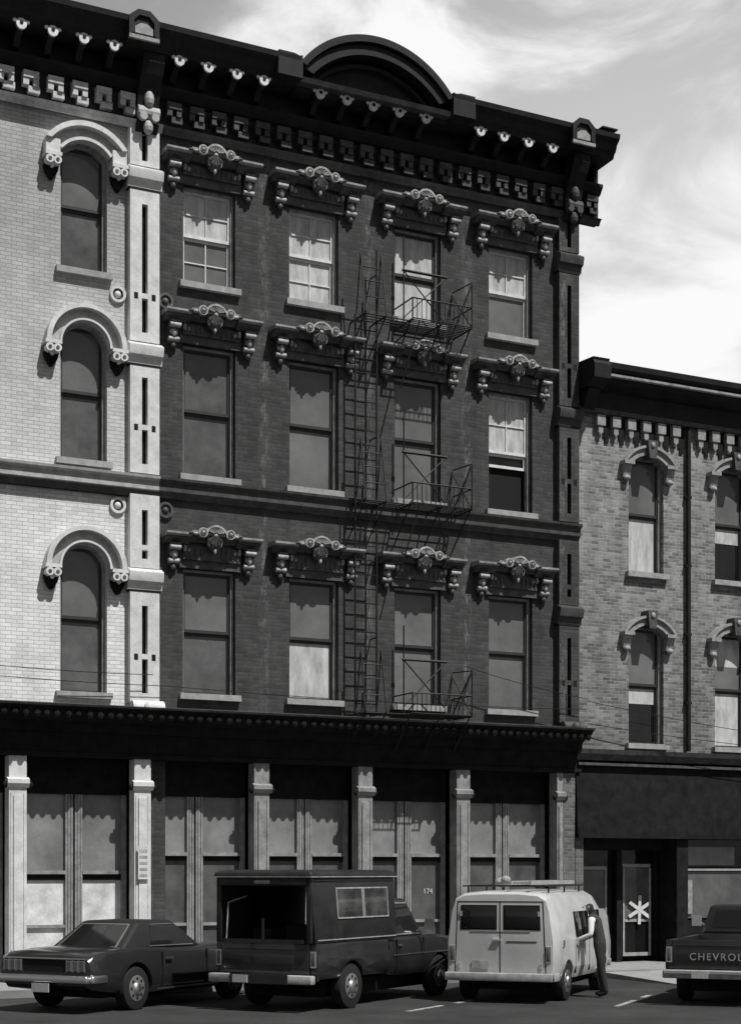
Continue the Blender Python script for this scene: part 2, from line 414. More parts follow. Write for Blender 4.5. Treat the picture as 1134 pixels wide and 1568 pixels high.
# ------------------------- cornices
CORP = [(.0, 17.95), (-.70, 17.97), (-.74, 18.06), (-.80, 18.1), (-.84, 18.22), (-.95, 18.32), (-.97, 18.42), (-.9, 18.45), (.4, 18.52)]
def cornice(b, x0, x1, light, gap=None, mods=(), pend='hoodwh'):
    D = b('cornice', 'dkpaint'); K = b('cornice_corbels', light, bevel=0); Pn = b('cornice_pendants', pend, smooth=40)
    D.box(x0, x1, -.10, .06, 16.72, 17.95)
    D.px([(-.101, 17.32), (-.2, 17.36), (-.3, 17.5), (-.3, 17.56), (-.101, 17.6)], x0, x1)
    b('frieze_moulding', light).px([(-.101, 16.68), (-.16, 16.68), (-.2, 16.76), (-.26, 16.8), (-.101, 16.86)], x0, x1)
    n = int((x1 - x0) / .47)
    st = (x1 - x0) / n
    for i in range(n):
        c = x0 + (i + .5) * st
        K.box(c - .17, c + .13, -.28, -.102, 17.15, 17.28)
        K.box(c - .17, c - .06, -.26, -.102, 17.02, 17.149); K.box(c + .03, c + .13, -.26, -.102, 17.02, 17.149)
        K.box(c - .06, c + .16, -.22, -.102, 16.90, 17.019)
    segs = [(x0, x1)] if not gap else [(x0, gap[0]), (gap[1], x1)]
    for a, c in segs: D.px(CORP, a, c)
    if gap:
        D.px([(.0, 17.9), (-.6, 17.92), (-.64, 17.98), (.0, 18.0)], gap[0], gap[1])
    for c in mods:
        D.px([(-.101, 17.62), (-.3, 17.64), (-.45, 17.78), (-.68, 17.84), (-.68, 17.955), (-.101, 17.955)], c - .06, c + .06)
        zc = 17.90
        Pn.cyl('y', (c, -.70, zc), .10, .025, 18)
        Pn.ball((c - .12, -.70, zc + .05), .045, .03, .035); Pn.ball((c + .12, -.70, zc + .05), .045, .03, .035)
        b('cornice_pendant_hollows', 'seam').cyl('y', (c, -.73, zc + .02), .035, .006, 12)

def endblock(b, x0, x1, light, dx):
    D = b('cornice', 'dkpaint'); Lm = b('cornice_end_blocks', light); w = b('cornice_end_faces', 'corlt')
    cx = (x0 + x1) / 2
    D.px([(-.10, 16.6), (-.2, 16.6), (-.3, 16.75), (-.26, 17.0), (-.36, 17.3), (-.55, 17.6), (-.65, 17.8), (-.66, 17.96), (-.1, 17.96)], x0 + .06, x1 - .06)
    Lm.cyl('x', (cx, -.26, 16.95), .13, (x1 - x0) / 2 - .06, 14)
    Lm.ball((cx, -.36, 17.18), .10, .1, .17); Lm.ball((cx, -.3, 16.66), .1, .1, .14)
    for s_ in (-1, 1): Lm.cyl('y', (cx + s_ * .12, -.34, 16.84), .08, .06, 12)
    x0 += dx; x1 += dx; cx += dx
    D.py([(x0 - .0, 17.97), (x1 + .0, 17.97), (x1 + .0, 18.36), (cx + .12, 18.50), (cx - .12, 18.50), (x0 - .0, 18.36)], -1.0, .2)
    bo = [(x0 - .02, 18.02), (x0 - .02, 18.38), (cx - .12, 18.53), (cx + .12, 18.53), (x1 + .02, 18.38), (x1 + .02, 18.02)]
    bi = [(x0 + .08, 18.08), (x0 + .08, 18.31), (cx - .1, 18.42), (cx + .1, 18.42), (x1 - .08, 18.31), (x1 - .08, 18.08)]
    D.band(bi, bo, -1.05, -1.001)
    w.py([(x0 + .1, 18.08), (x1 - .1, 18.08), (x1 - .1, 18.20), (cx + .06, 18.28), (cx - .06, 18.28), (x0 + .1, 18.20)], -1.03, -1.001)
    w.box(x0 - .02, x1 + .02, -1.06, -1.001, 17.96, 18.03)

ARC0, ARC1 = 2.72, 6.22; AC = (ARC0 + ARC1) / 2; AH = (ARC1 - ARC0) / 2
cornice(mb, 0.06, 10.42, 'cormid', gap=(ARC0, ARC1), mods=[.22, .82, 1.42, 2.0, 3.24, 3.84, 4.44, 5.05, 5.68, 7.0, 7.58, 8.2, 8.82])
D = mb('cornice', 'dkpaint')
D.box(9.92, 10.3, -.1, 1.0, 17.3, 17.94)
D.box(10.0, 10.40, -.9, 3.0, 18.53, 18.56)
po = arc(AC, AH, 18.36, .88, 36); pi = arc(AC, AH - .12, 18.30, .80, 36)
D.band(pi, po, -.92, .3)
D.band(arc(AC, AH - .30, 18.20, .66, 30), arc(AC, AH - .121, 18.28, .78, 30), -.84, -.3)
D.band(arc(AC, AH - .48, 18.15, .54, 30), arc(AC, AH - .40, 18.17, .60, 30), -.60, -.3)
D.py([(AC - AH + .1, 17.98), (AC + AH - .1, 17.98)] + arc(AC, AH - .12, 18.2, .82, 24), -.45, .28)
mb('pediment_moulding', 'cormid').px([(-.3, 17.99), (-.84, 17.99), (-.88, 18.08), (-.3, 18.12)], ARC0 + .02, ARC1 - .02)
for s_, xx in ((-1, ARC0), (1, ARC1)):
    D.py([(xx - s_ * .02, 18.0), (xx - s_ * .02, 18.46), (xx + s_ * .05, 18.44), (xx + s_ * .16, 18.47), (xx + s_ * .5, 18.47), (xx + s_ * .52, 18.0)], -.955, .2)
D.ball((ARC0 + .35, -.60, 18.2), .14, .1, .10)
endblock(mb, 9.36, 9.90, 'cormid', -.22)

# ------------------------- shop fronts
def shop_cornice(b, x0, x1, z=5.34):
    D = b('shopfront_cornice', 'storedark'); T = b('shopfront_cornice_top', 'hood')
    D.px([(.2, z - .55), (-.10, z - .55), (-.14, z - .35), (-.3, z - .27), (-.50, z - .2), (-.60, z - .1), (.2, z - .1)], x0, x1)
    T.px([(.2, z - .099), (-.63, z - .099), (-.65, z - .06), (.0, z + .02), (.2, z + .02)], x0, x1)
    n = int((x1 - x0) / .2)
    for i in range(n):
        c = x0 + (i + .5 + random.uniform(-.1, .1)) * (x1 - x0) / n
        D.ball((c, -.53, z - .23), .075, .05, .09 + random.uniform(-.02, .02), 8, 5)
    D.box(x0, x1, -.06, .30, z - 1.02, z - .551)
    D.px([(-.061, z - 1.02), (-.09, z - 1.0), (-.09, z - .94), (-.061, z - .92)], x0, x1)

def post(b, x, w, mat, base_to=-.02, top=4.31):
    P_ = b('shopfront_columns_' + mat, mat)
    P_.box(x - w / 2, x + w / 2, -.02, .3, base_to, top)
    P_.box(x - w / 2 - .03, x + w / 2 + .03, -.06, .31, base_to, .5)
    P_.box(x - w / 4, x + w / 4, -.05, -.021, .6, 3.55)
    P_.box(x - w / 2 + .03, x - w / 2 + .06, -.035, -.021, .6, 3.6); P_.box(x + w / 2 - .06, x + w / 2 - .03, -.035, -.021, .6, 3.6)
    P_.px([(.0, 3.7), (-.05, 3.7), (-.1, 3.78), (-.1, 3.86), (.0, 3.9)], x - w / 2 - .04, x + w / 2 + .04)
    for s_ in (-1, 1): b('column_rosettes', 'storedark').ball((x + s_ * (w / 2 + .06), -.02, 3.76), .06, .05, .07)

def shop_bay(b, x0, x1, y=.56, paint='storepaint', glass='store', low='storelow', transom=2.42, fr='shopfront_frames'):
    F = b(fr, paint); G = b('shopfront_glass_' + glass, glass); Lw = b('shopfront_lower_panels_' + low, low)
    T0 = 3.62
    b('shopfront_fascia_and_shade', 'storedark').box(x0, x1, y - .09, y + .1, T0, 5.0)  # dark fascia carried down over the panes, painting in the cornice shadow
    b('shopfront_soffit', 'storedark').box(x0, x1, .301, y - .091, 4.5, 4.55)
    cx = (x0 + x1) / 2
    F.box(x0, x0 + .1, y - .08, y + .06, -.02, T0); F.box(x1 - .1, x1, y - .08, y + .06, -.02, T0)
    F.box(cx - .17, cx - .02, y - .08, y + .06, -.02, T0); F.box(cx + .02, cx + .17, y - .08, y + .06, -.02, T0)
    b('shopfront_seams', 'seam').box(cx - .02, cx + .02, y - .03, y + .06, -.02, T0)
    for u in (-.125, -.065, .065, .125): b('shopfront_seams', 'seam').box(cx + u - .005, cx + u + .005, y - .083, y - .081, .1, T0)
    for a, c in ((x0 + .1, cx - .17), (cx + .17, x1 - .1)):
        F.box(a, c, y - .1, y + .06, transom, transom + .07)
        F.box(a, c, y - .06, y + .06, -.02, .5)
        F.box(a, c, y - .06, y + .06, 1.0, 1.06)
        G.box(a, c, y, y + .02, transom + .07, T0)
        Lw.box(a, c, y, y + .02, 1.06, transom - .12)
        b('shopfront_rails', 'storedark').box(a, c, y - .04, y + .05, transom - .12, transom)
        Lw.box(a, c, y, y + .02, .5, 1.0)

PX = [-.30, 2.24, 4.60, 6.97, 9.54]
shop_cornice(mb, 0, 9.98)
for x in PX[1:4]: post(mb, x, .33, 'storepaint')
for a, c in zip(PX, PX[1:]):
    shop_bay(mb, a + (.17 if a > 0 else .19), c - .17)
wb = mb('brick_corner_pier', 'bpier'); wb.box(9.56, 9.86, -.01, .34, -.02, 4.31)
post(mb, 9.46, .16, 'storepaint')
mb.done()
def text(name, s, size, mat, parent, loc, rot, ext=.004, space=1.0):
    c = bpy.data.curves.new(name, 'FONT'); c.body = s; c.size = size; c.extrude = ext; c.align_x = 'CENTER'; c.space_character = space
    o = bpy.data.objects.new('t', c); sc.collection.objects.link(o)
    dg = bpy.context.evaluated_depsgraph_get(); dg.update()
    me = bpy.data.meshes.new_from_object(o.evaluated_get(dg)); bpy.data.objects.remove(o)
    me.materials.clear(); me.materials.append(M[mat])
    ob = bpy.data.objects.new(name, me); sc.collection.objects.link(ob); ob.location = loc; ob.rotation_euler = rot; ob.parent = parent
    return ob
text('house_number', '174', .16, 'white', mb.e, (6.40, .55, 1.62), (R(90), 0, 0))

# ================================================================= LEFT WHITE BUILDING
lb = Bld('white_painted_brick_building')
XL0 = -9.0
LX = [-1.49, -4.0, -6.51]
LR = [(5.58, 7.98, .47), (10.08, 12.26, .47), (13.76, 15.95, .26)]
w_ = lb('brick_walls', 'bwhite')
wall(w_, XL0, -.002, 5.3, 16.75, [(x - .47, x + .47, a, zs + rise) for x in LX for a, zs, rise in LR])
for x in LX:
    for a, zs, rise in LR:
        spandrel(w_, x, .47, zs, rise)
w_.box(XL0, -.002, .35, .6, 16.75, 18.2); w_.box(XL0, XL0 + .3, .352, 14, -.1, 18.2); w_.box(XL0 + .3, -.002, 13.7, 14, -.1, 18.2)
lb('roof', 'roof').box(XL0 + .02, -.03, .2, 13.9, 18.2, 18.32)
for x in LX:
    for i, (a, zs, rise) in enumerate(LR):
        window(lb, x, .94, a, zs + rise, 'gmid', 'gmid2')
        lb('window_frames', 'frame').band(arc(x, .41, zs, rise - .05, 16), arc(x, .47, zs, rise, 16), .12, .2)
        sill(lb, x, .94, a, 'window_sills', 'stone')
        H = lb('window_hoods', 'white', smooth=35); S = lb('window_hood_scrolls', 'white', smooth=40); Dn = lb('window_hood_bands', 'whitedull', smooth=35)
        if i < 2:
            Dn.band(arc(x, .52, zs, .52, 22), arc(x, .70, zs, .70, 22), -.12, .03)
            H.band(arc(x, .48, zs, .48, 22), arc(x, .52, zs, .52, 22), -.20, .03)
            H.band(arc(x, .70, zs, .70, 22), arc(x, .80, zs, .78, 22), -.28, .03)
            zb = zs
        else:
            Dn.band(arc(x, .52, zs + .06, .26, 22), arc(x, .70, zs + .16, .34, 22), -.12, .03)
            H.band(arc(x, .48, zs + .02, .24, 22), arc(x, .52, zs + .06, .26, 22), -.2, .03)
            H.band(arc(x, .70, zs + .16, .34, 22), arc(x, .80, zs + .18, .42, 22), -.28, .03)
            for s_ in (-1, 1):
                H.box(x + s_ * .66 - .14, x + s_ * .66 + .14, -.22, .03, zs - .1, zs + .17)
            zb = zs - .1
        for s_ in (-1, 1):
            bx = x + s_ * .66
            H.box(bx - .16, bx + .16, -.28, .03, zb - .07, zb - .001)
            S.cyl('y', (bx - .075, -.2, zb - .15), .08, .08, 14); S.cyl('y', (bx + .075, -.2, zb - .15), .08, .08, 14)
            for d_ in (-.075, .075): lb('window_hood_scroll_eyes', 'hood').cyl('y', (bx + d_, -.285, zb - .15), .035, .006, 10)
            S.ball((bx, -.16, zb - .20), .05, .09, .08)
            lb('window_hood_shade_drops', 'storedark', smooth=40).py([(bx - .15, zb - .20), (bx + .15, zb - .20), (bx + .12, zb - .32), (bx + .03, zb - .46), (bx - .03, zb - .46), (bx - .12, zb - .32)], -.10, .02)  # dark shapes paint in the shadow beneath the scrolls
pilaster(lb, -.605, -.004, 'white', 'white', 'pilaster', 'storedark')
lb('belt_course', 'whitedull').px(BP[2:], XL0, -.003)
lb('belt_course_shadow', 'storedark').px([(.03, 9.46), (-.12, 9.46), (-.14, 9.578), (.03, 9.579)], XL0, -.003)  # dark strip stands in for the shadow line below the belt
for z in (13.4, 9.27): rosette(lb, -.81, z, 'white')
cornice(lb, XL0, .055, 'corwh', mods=[-1.09, -1.69, -2.29, -2.89, -3.49, -4.09, -4.69, -5.29, -5.89, -6.49, -7.09])
endblock(lb, -.56, .0, 'whitedull', -.33)
shop_cornice(lb, XL0, -.003)
LP = [-.30, -2.78, -5.3, -7.9]
for x in LP: post(lb, x, .34, 'white')
for a, c in zip(LP[1:], LP):
    shop_bay(lb, a + .17, c - .17, paint='storepaint', glass='store', low='paper', transom=2.05)
lb.done()
sg = empty('paper_notice'); q = B('notice_sheet', M['white'], sg); q.box(-.42, -.2, -.105, -.09, 1.95, 2.6); q.finish()
q = B('notice_print', M['frame'], sg)
for i in range(5): q.box(-.39, -.23, -.109, -.106, 2.0 + i * .12, 2.05 + i * .12)
q.finish()

# ================================================================= RIGHT BUILDING
rb = Bld('low_brick_building')
RX0, RX1 = 9.88, 20.0
RXW = [11.83, 14.30, 16.8]
RR = [(8.98, 11.42, .22), (5.04, 7.52, .22)]
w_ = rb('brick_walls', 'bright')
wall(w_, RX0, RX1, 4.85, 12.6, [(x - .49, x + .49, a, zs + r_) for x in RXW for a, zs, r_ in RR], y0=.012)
for x in RXW:
    for a, zs, r_ in RR: spandrel(w_, x, .49, zs, r_, y0=.012)
w_.box(RX0, RX1, .35, .55, 12.6, 13.2)
w_.box(RX1 - .3, RX1, .352, 14, -.1, 13.2); w_.box(RX0, RX1 - .3, 13.7, 13.99, -.1, 13.2)
rb('roof', 'roof').box(RX0 + .02, RX1 - .02, .3, 13.9, 13.2, 13.3)
kk = {(0, 0): ('gmid', 'glt'), (1, 0): ('gmid', 'gdark'), (0, 1): ('gmid', 'gdark'), (1, 1): ('gmid', 'glt')}
for wi, x in enumerate(RXW):
    for i, (a, zs, r_) in enumerate(RR):
        k = kk.get((i, wi), ('gmid', 'gmid'))
        window(rb, x, .98, a, zs + r_, k[0], k[1], blind=.3 if (i, wi) in ((1, 0), (0, 1)) else 0, upblind=.55 if (i, wi) == (1, 1) else 0); sill(rb, x, .98, a)
        H = rb('window_hoods', 'corlt', smooth=35); Hd = rb('window_hood_keystones', 'hood', smooth=35)
        H.band(arc(x, .50, zs + .02, .22, 18), arc(x, .66, zs + .06, .34, 18), -.14, .03)
        H.band(arc(x, .66, zs + .06, .34, 18), arc(x, .74, zs + .06, .40, 18), -.2, .03)
        for s_ in (-1, 1):
            bx = x + s_ * .60
            H.box(bx - .14, bx + .14, -.2, .03, zs - .02, zs + .059)
            H.px([(.03, zs - .3), (-.06, zs - .3), (-.15, zs - .021), (.03, zs - .021)], bx - .1, bx + .1)
            H.ball((bx, -.08, zs - .32), .09, .07, .07)
        Hd.py([(x - .09, zs + .15), (x + .09, zs + .15), (x + .14, zs + .56), (x - .14, zs + .56)], -.26, .0)
        H.ball((x, -.27, zs + .45), .06, .03, .07)
C = rb('cornice', 'dkpaint')
C.px([(.05, 12.55), (-.12, 12.55), (-.12, 12.95), (-.3, 13.05), (-.5, 13.12), (-.55, 13.25), (-.66, 13.34), (-.68, 13.46), (.4, 13.52)], RX0 + .02, RX1 + .1)
rb('cornice_lip', 'hoodcap').px([(-.551, 13.16), (-.60, 13.18), (-.60, 13.23), (-.551, 13.25)], RX0 + .3, RX1 + .1)
C.px([(.3, 12.9), (-.5, 12.9), (-.6, 13.0), (-.78, 13.05), (-.80, 13.35), (-.72, 13.44), (-.74, 13.5), (.3, 13.55)], RX0 - .02, RX0 + .42)
C.px([(-.12, 12.5), (-.25, 12.5), (-.35, 12.7), (-.5, 12.88), (-.12, 12.89)], RX0 + .04, RX0 + .36)
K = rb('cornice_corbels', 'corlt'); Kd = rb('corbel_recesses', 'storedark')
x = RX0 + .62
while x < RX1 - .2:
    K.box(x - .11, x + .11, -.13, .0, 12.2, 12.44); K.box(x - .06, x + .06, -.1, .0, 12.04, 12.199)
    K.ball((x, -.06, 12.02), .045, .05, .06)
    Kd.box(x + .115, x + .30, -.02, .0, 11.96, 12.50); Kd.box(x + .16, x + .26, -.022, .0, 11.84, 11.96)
    x += .42
    if abs(x - 13.0) < .25: x += .3
rb('moulding', 'hood').px([(.0, 12.45), (-.16, 12.46), (-.2, 12.548), (.0, 12.549)], RX0, RX1)
dp = rb('downpipe', 'dkpaint'); dp.tube((12.97, -.08, 4.9), (12.97, -.08, 12.5), .055, 10)
for z in (6, 7.6, 9.2, 10.8): dp.box(12.89, 13.05, -.1, .03, z, z + .06)
rb('drain_strip', 'dkpaint').box(RX0 + .02, RX0 + .07, -.03, .0, 5, 12.5)
F = rb('shopfront_cornice', 'hood')
F.px([(.2, 4.62), (-.06, 4.62), (-.1, 4.72), (-.2, 4.76), (-.24, 4.86), (.2, 4.9)], RX0, RX1)
F.box(RX0 + .01, RX1, -.13, -.0, 4.5, 4.56)
A = rb('dark_fascia', 'storedark'); A.px([(.2, 2.95), (-.10, 2.95), (-.02, 4.49), (.2, 4.49)], RX0 + .0, RX1)
A.box(RX0 + .0, RX1, -.14, .1, 2.86, 2.949)
wb = rb('brick_piers', 'bpier'); wb.box(RX0 + .01, RX0 + .22, .012, .35, -.02, 2.86)
S = rb('shopfront_frames', 'storedark'); Lt = rb('shopfront_light_trim', 'stone'); GG = rb('shop_glass', 'gdark'); GL = rb('shop_curtained_glass', 'gmid2')
S.box(RX0 + .22, RX1, .9, 1.0, -.02, 2.9)
S.box(12.68, 13.0, -.02, .89, -.02, 2.86)
S.box(RX0 + .22, 12.68, .5, .89, 2.6, 2.9)
GG.box(10.45, 11.33, .84, .86, .75, 2.6); Lt.box(10.5, 11.28, .80, .838, 2.14, 2.22); Lt.box(10.5, 11.28, .80, .838, .70, .76)
Lt.box(10.5, 10.54, .80, .838, .76, 2.14); Lt.box(11.24, 11.28, .80, .838, .76, 2.14)
GL.box(10.55, 11.23, .825, .838, .78, 2.12)
S.box(11.5, 11.64, .7, .88, -.02, 2.8); S.box(12.56, 12.66, .7, .88, -.02, 2.8)
GG.box(11.64, 12.56, .80, .82, .1, 2.6); Lt.box(11.70, 12.50, .76, .798, 2.2, 2.28); Lt.box(11.70, 12.50, .76, .798, .92, .98)
GL.box(11.74, 12.46, .775, .79, .98, 2.19)
for a in (11.70, 12.45): Lt.box(a, a + .05, .74, .774, .12, 2.19)
Lt.box(11.75, 12.45, .74, .774, .12, .2)
GL.box(13.05, 15.6, .3, .32, 1.0, 2.1); GG.box(13.05, 15.6, .3, .32, 2.2, 2.85); rb('shop_blind', 'store').box(13.1, 14.6, .28, .29, 2.25, 2.68)
S.box(13.0, 15.7, .2, .36, -.02, .95); Lt.box(13.05, 15.6, .25, .29, 2.12, 2.17)
rb('shop_poster', 'corlt').box(13.2, 13.34, .26, .28, 1.1, 1.9)
S.box(15.7, 16.0, -.02, .89, -.02, 2.86); GG.box(16.0, 19.7, .3, .32, .9, 2.85)
st = rb('star_sign', 'white')
for i in range(3):
    a = R(28 + 60 * i)
    dx, dz = math.cos(a) * .34, math.sin(a) * .34; nx, nz = -math.sin(a) * .04, math.cos(a) * .04
    st.py([(12.16 + dx + nx, 1.2 + dz + nz), (12.16 - dx + nx, 1.2 - dz + nz), (12.16 - dx - nx, 1.2 - dz - nz), (12.16 + dx - nx, 1.2 + dz - nz)], .72 - i * .003, .735)
rb.done()

# ================================================================= FIRE ESCAPE
fe = empty('fire_escape'); I = B('iron_frame', M['iron'], fe)
r_ = .018
for zi, zf in enumerate((13.62, 9.78, 5.40)):
    xa, xb, yf = 5.28, 6.70, -.85
    for k in range(9):
        y = -.06 - k * (abs(yf) - .06) / 8
        I.tube((xa, y, zf), (xb, y, zf), .014, 4)
    for xx in (xa, (xa + xb) / 2, xb):
        I.tube((xx, -.02, zf - .02), (xx, yf, zf - .02), r_); I.tube((xx, .0, zf - .75), (xx, yf + .1, zf - .03), r_)
    for xx in (xa, xb):
        I.tube((xx, yf, zf), (xx, yf, zf + .42 if xx == xa else zf + .95), r_)
    for h in (.42,):
        I.tube((xa, yf, zf + h), (xb, yf, zf + h), .016)
        I.tube((xb, yf, zf + h), (xb, -.02, zf + h), .016); I.tube((xa, yf, zf + h), (xa, -.02, zf + h), .016)
    I.tube((xb, yf, zf + .95), (xb, -.02, zf + .1), r_); I.tube((xb, yf, zf + .95), (xb - .32, yf, zf + .1), r_)
    I.tube((xb, yf, zf + .95), (xb, -.02, zf + 1.0), .014)
    I.tube((xb, yf, zf), (xb - .0, -.02, zf + .9), .014)
    for k in range(1, 13):
        xx = xa + (xb - xa) * k / 13
        I.tube((xx, yf, zf), (xx, yf, zf + .42), .009, 4)
    I.tube((xa + .1, -.3, zf + .2), (xb - .35, -.3, zf + 1.15), .014); I.tube((xb - .35, -.3, zf + .2), (xa + .1, -.3, zf + 1.15), .014)
    I.tube((xa + .05, -.3, zf + 1.18), (xb - .3, -.3, zf + 1.18), .03); I.tube((xa + .08, -.3, zf), (xa + .08, -.3, zf + 1.9), .018)
    for y in (-.28, -.42, -.56, -.7): I.tube((4.2, y, zf - .02), (xa, y, zf - .02), .014, 4)
    I.tube((4.25, 0, zf - .02), (4.25, -.75, zf - .02), r_); I.tube((4.72, 0, zf - .02), (4.72, -.75, zf - .02), r_)
    for xx in (4.25, 4.72):
        I.tube((xx, -.75, zf), (xx, -.5, zf + 1.3), .016); I.tube((xx, -.3, zf + .1), (xx, -.5, zf + 1.3), .016)
        I.tube((xx, .0, zf - .6), (xx, -.7, zf - .04), .016)
    for h in (.35, .7, 1.0): I.tube((4.25, -.75 + h * .19, zf + h), (4.72, -.75 + h * .19, zf + h), .012)
    if zi < 2:
        I.tube((5.5, -.75, zf), (5.15, -.55, zf - 1.4), .016); I.tube((5.9, -.75, zf), (6.5, -.1, zf - .75), .016)
for xx in (4.22, 4.72):
    I.tube((xx, -.3, 5.4), (xx, -.3, 15.1 if xx > 4.5 else 13.7), .022)
z = 5.6
while z < 13.6:
    I.tube((4.22, -.3, z), (4.72, -.3, z), .013, 5); z += .3
for z in (7, 8.6, 11.2, 12.6, 14.6): I.tube((4.72, 0, z), (4.72, -.3, z), .015)
I.finish()

wr = empty('utility_cable'); I = B('cable', M['iron'], wr)
def wire(p0, p1, sag, r=.008, n=14):
    p0 = Vector(p0); p1 = Vector(p1); prev = p0
    for i in range(1, n + 1):
        t = i / n; p = p0.lerp(p1, t); p.z -= sag * 4 * t * (1 - t); I.tube(prev, p, r, 5); prev = p
wire((-9, -.35, 6.2), (.1, -.3, 5.75), .15); wire((-9, -.5, 6.5), (-.2, -.35, 5.95), .2)
wire((.1, -.3, 5.75), (9.9, -.4, 5.72), .08); wire((6.8, -.4, 6.5), (9.95, -.4, 5.95), .05)
wire((9.95, -.4, 5.9), (19, -.5, 5.1), .12); wire((9.95, -.4, 5.4), (19, -.6, 4.9), .1); wire((9.4, -.35, 6.0), (9.42, -.35, 5.2), .0)
I.finish()

# ================================================================= GROUND
ZR = -.15
q = B('ground', M['earth']); q.box(-900, 900, -900, 900, ZR - .5, ZR - .02); q.finish()
q = B('road', M['asphalt']); q.box(-200, 200, -27.5, -2.0, ZR - .015, ZR); q.finish()
q = B('sidewalk', M['concrete'])
x = -60
while x < 60:
    q.box(x, x + 1.49, -1.92, .9 if x > 8 else .62, ZR - .01, -.015); x += 1.5
q.box(-60, 60, .9, 1.2, ZR - .01, -.02)
q.finish()
q = B('kerb', M['kerb'])
x = -60
while x < 60:
    q.box(x, x + 2.39, -2.08, -1.925, ZR - .01, -.012); x += 2.4
q.finish()
q = B('sunlit_pavement_patch', M['concrete']); q.px([(-2.081, ZR), (-5.0, ZR), (-5.0, ZR + .004), (-2.081, -.03)], 9.2, 14.0); q.finish()  # pale concrete patch added, stands in for sunlit ground
q = B('road_marking', M['line'])
for (x, y, L, hd) in ((1.6, -7.6, 1.3, 36), (3.1, -6.5, .7, 36), (5.15, -8.3, 1.4, 42), (6.7, -6.9, .6, 42), (8.2, -9.3, 2, 42)):
    a = R(hd); dx, dy = math.cos(a), math.sin(a); nx, ny = -dy * .05, dx * .05
    q.prism([(x + nx, y + ny, ZR + .004), (x + dx * L + nx, y + dy * L + ny, ZR + .004), (x + dx * L - nx, y + dy * L - ny, ZR + .004), (x - nx, y - ny, ZR + .004)],
            [(x + nx, y + ny, ZR + .001), (x + dx * L + nx, y + dy * L + ny, ZR + .001), (x + dx * L - nx, y + dy * L - ny, ZR + .001), (x - nx, y - ny, ZR + .001)])
q.finish()

# ================================================================= VEHICLES
def place(name, corner, hd, w, left=False):
    a = R(hd); lx, ly = -math.sin(a), math.cos(a); s_ = -1 if left else 1
    return empty(name, (corner[0] + s_ * lx * w / 2, corner[1] + s_ * ly * w / 2, ZR), a)
def sec(x, half):
    return [(x, y, z) for y, z in half] + [(x, -y, z) for y, z in reversed(half)]
def wheels(e, xs, w, r=.33, tw=.2, rimr=.2):
    T = B('tyres', M['rubber'], e, bevel=.025, smooth=40); Rm = B('wheel_rims', M['rim'], e, bevel=.01, smooth=40); Hb = B('hubcaps', M['chrome'], e, smooth=50)
    Dk = B('wheel_slots', M['seam'], e)
    for x in xs:
        for s_ in (-1, 1):
            y = s_ * (w / 2 - tw / 2 - .03)
            T.cyl('y', (x, y, r), r, tw / 2, 28); Rm.cyl('y', (x, y + s_ * .01, r), rimr, tw / 2, 24)
            Hb.ball((x, y + s_ * (tw / 2 + .01), r), rimr * .5, .05, rimr * .5, 14, 8)
            for k in range(8):
                a = k * math.pi / 4
                Dk.cyl('y', (x + math.cos(a) * rimr * .74, y + s_ * (tw / 2 + .005), r + math.sin(a) * rimr * .74), rimr * .13, .008, 8)
    for q in (T, Rm, Hb, Dk): q.finish()
    ax = B('axles_underbody', M['seam'], e)
    ax.box(xs[0] - .5, xs[1] + .4, -w / 2 + .32, w / 2 - .32, .2, .45)
    for x in xs: ax.cyl('y', (x, 0, r), .05, w / 2 - .15, 8)
    ax.finish()

# ---- coupe
W = 1.86; e = place('parked_car', (-3.16, -6.05), 35.4, W); e.scale = (1.05, 1.05, 1.07)
bd = B('body', M['carpaint'], e, bevel=.03, smooth=40, seg=3)
def cs(x, w, zb, zt, crown=.03):
    return sec(x, [(w - .1, zb), (w - .02, zb + .1), (w, zb + .24), (w - .015, (zb + zt) / 2 + .12), (w - .06, zt - .04), (w - .14, zt), (w * .4, zt + crown)])
bd.loft([cs(0, .86, .42, .84), cs(.1, .90, .36, .89), cs(.7, .92, .28, .93), cs(1.3, .93, .25, .94), cs(2.2, .92, .24, .90), cs(3.1, .925, .24, .90),
         cs(3.7, .93, .26, .90), cs(4.35, .91, .3, .85), cs(4.66, .86, .38, .80), cs(4.75, .80, .42, .76)])
bd.finish(cut=[((1.10, 0, .34), .39, 2), ((3.85, 0, .34), .39, 2)])
inn = B('wheel_wells', M['seam'], e); inn.box(.6, 4.3, -.62, .62, .3, .8); inn.finish()
gh = B('roof_panel', M['vinyl'], e, bevel=.06, smooth=50, seg=3)
gb = [(.95, .72, .90), (.95, -.72, .90), (3.15, -.76, .88), (3.15, .76, .88)]
gt = [(1.60, .54, 1.33), (1.60, -.54, 1.33), (2.5, -.56, 1.335), (2.5, .56, 1.335)]
gh.loft([gb, gt]); gh.finish()
gl = B('windows', M['carglass'], e); ch = B('chrome_trim', M['chrome'], e)
rq = [gb[0], gb[1], gt[1], gt[0]]
gl.plate(rq, .12, .88, .12, .84, .012)
sr = [gb[1], gb[2], gt[2], gt[1]]; sl = [gb[3], gb[0], gt[0], gt[3]]
gl.plate(sr, .34, .88, .14, .84, .012); gl.plate(sl, .12, .66, .14, .84, .012)
gl.plate([gb[2], gb[3], gt[3], gt[2]], .06, .94, .1, .9, .012)
for q_, u0, u1 in ((sr, .33, .89), (sl, .11, .67)):
    ch.plate(q_, u0, u1, .10, .13, .016); ch.plate(q_, u0, u1, .85, .87, .016)
ch.plate(rq, .1, .9, .08, .11, .016); ch.plate(rq, .1, .9, .85, .88, .016); ch.plate(rq, .09, .11, .08, .88, .016); ch.plate(rq, .89, .91, .08, .88, .016)
ch.finish(); gl.finish()
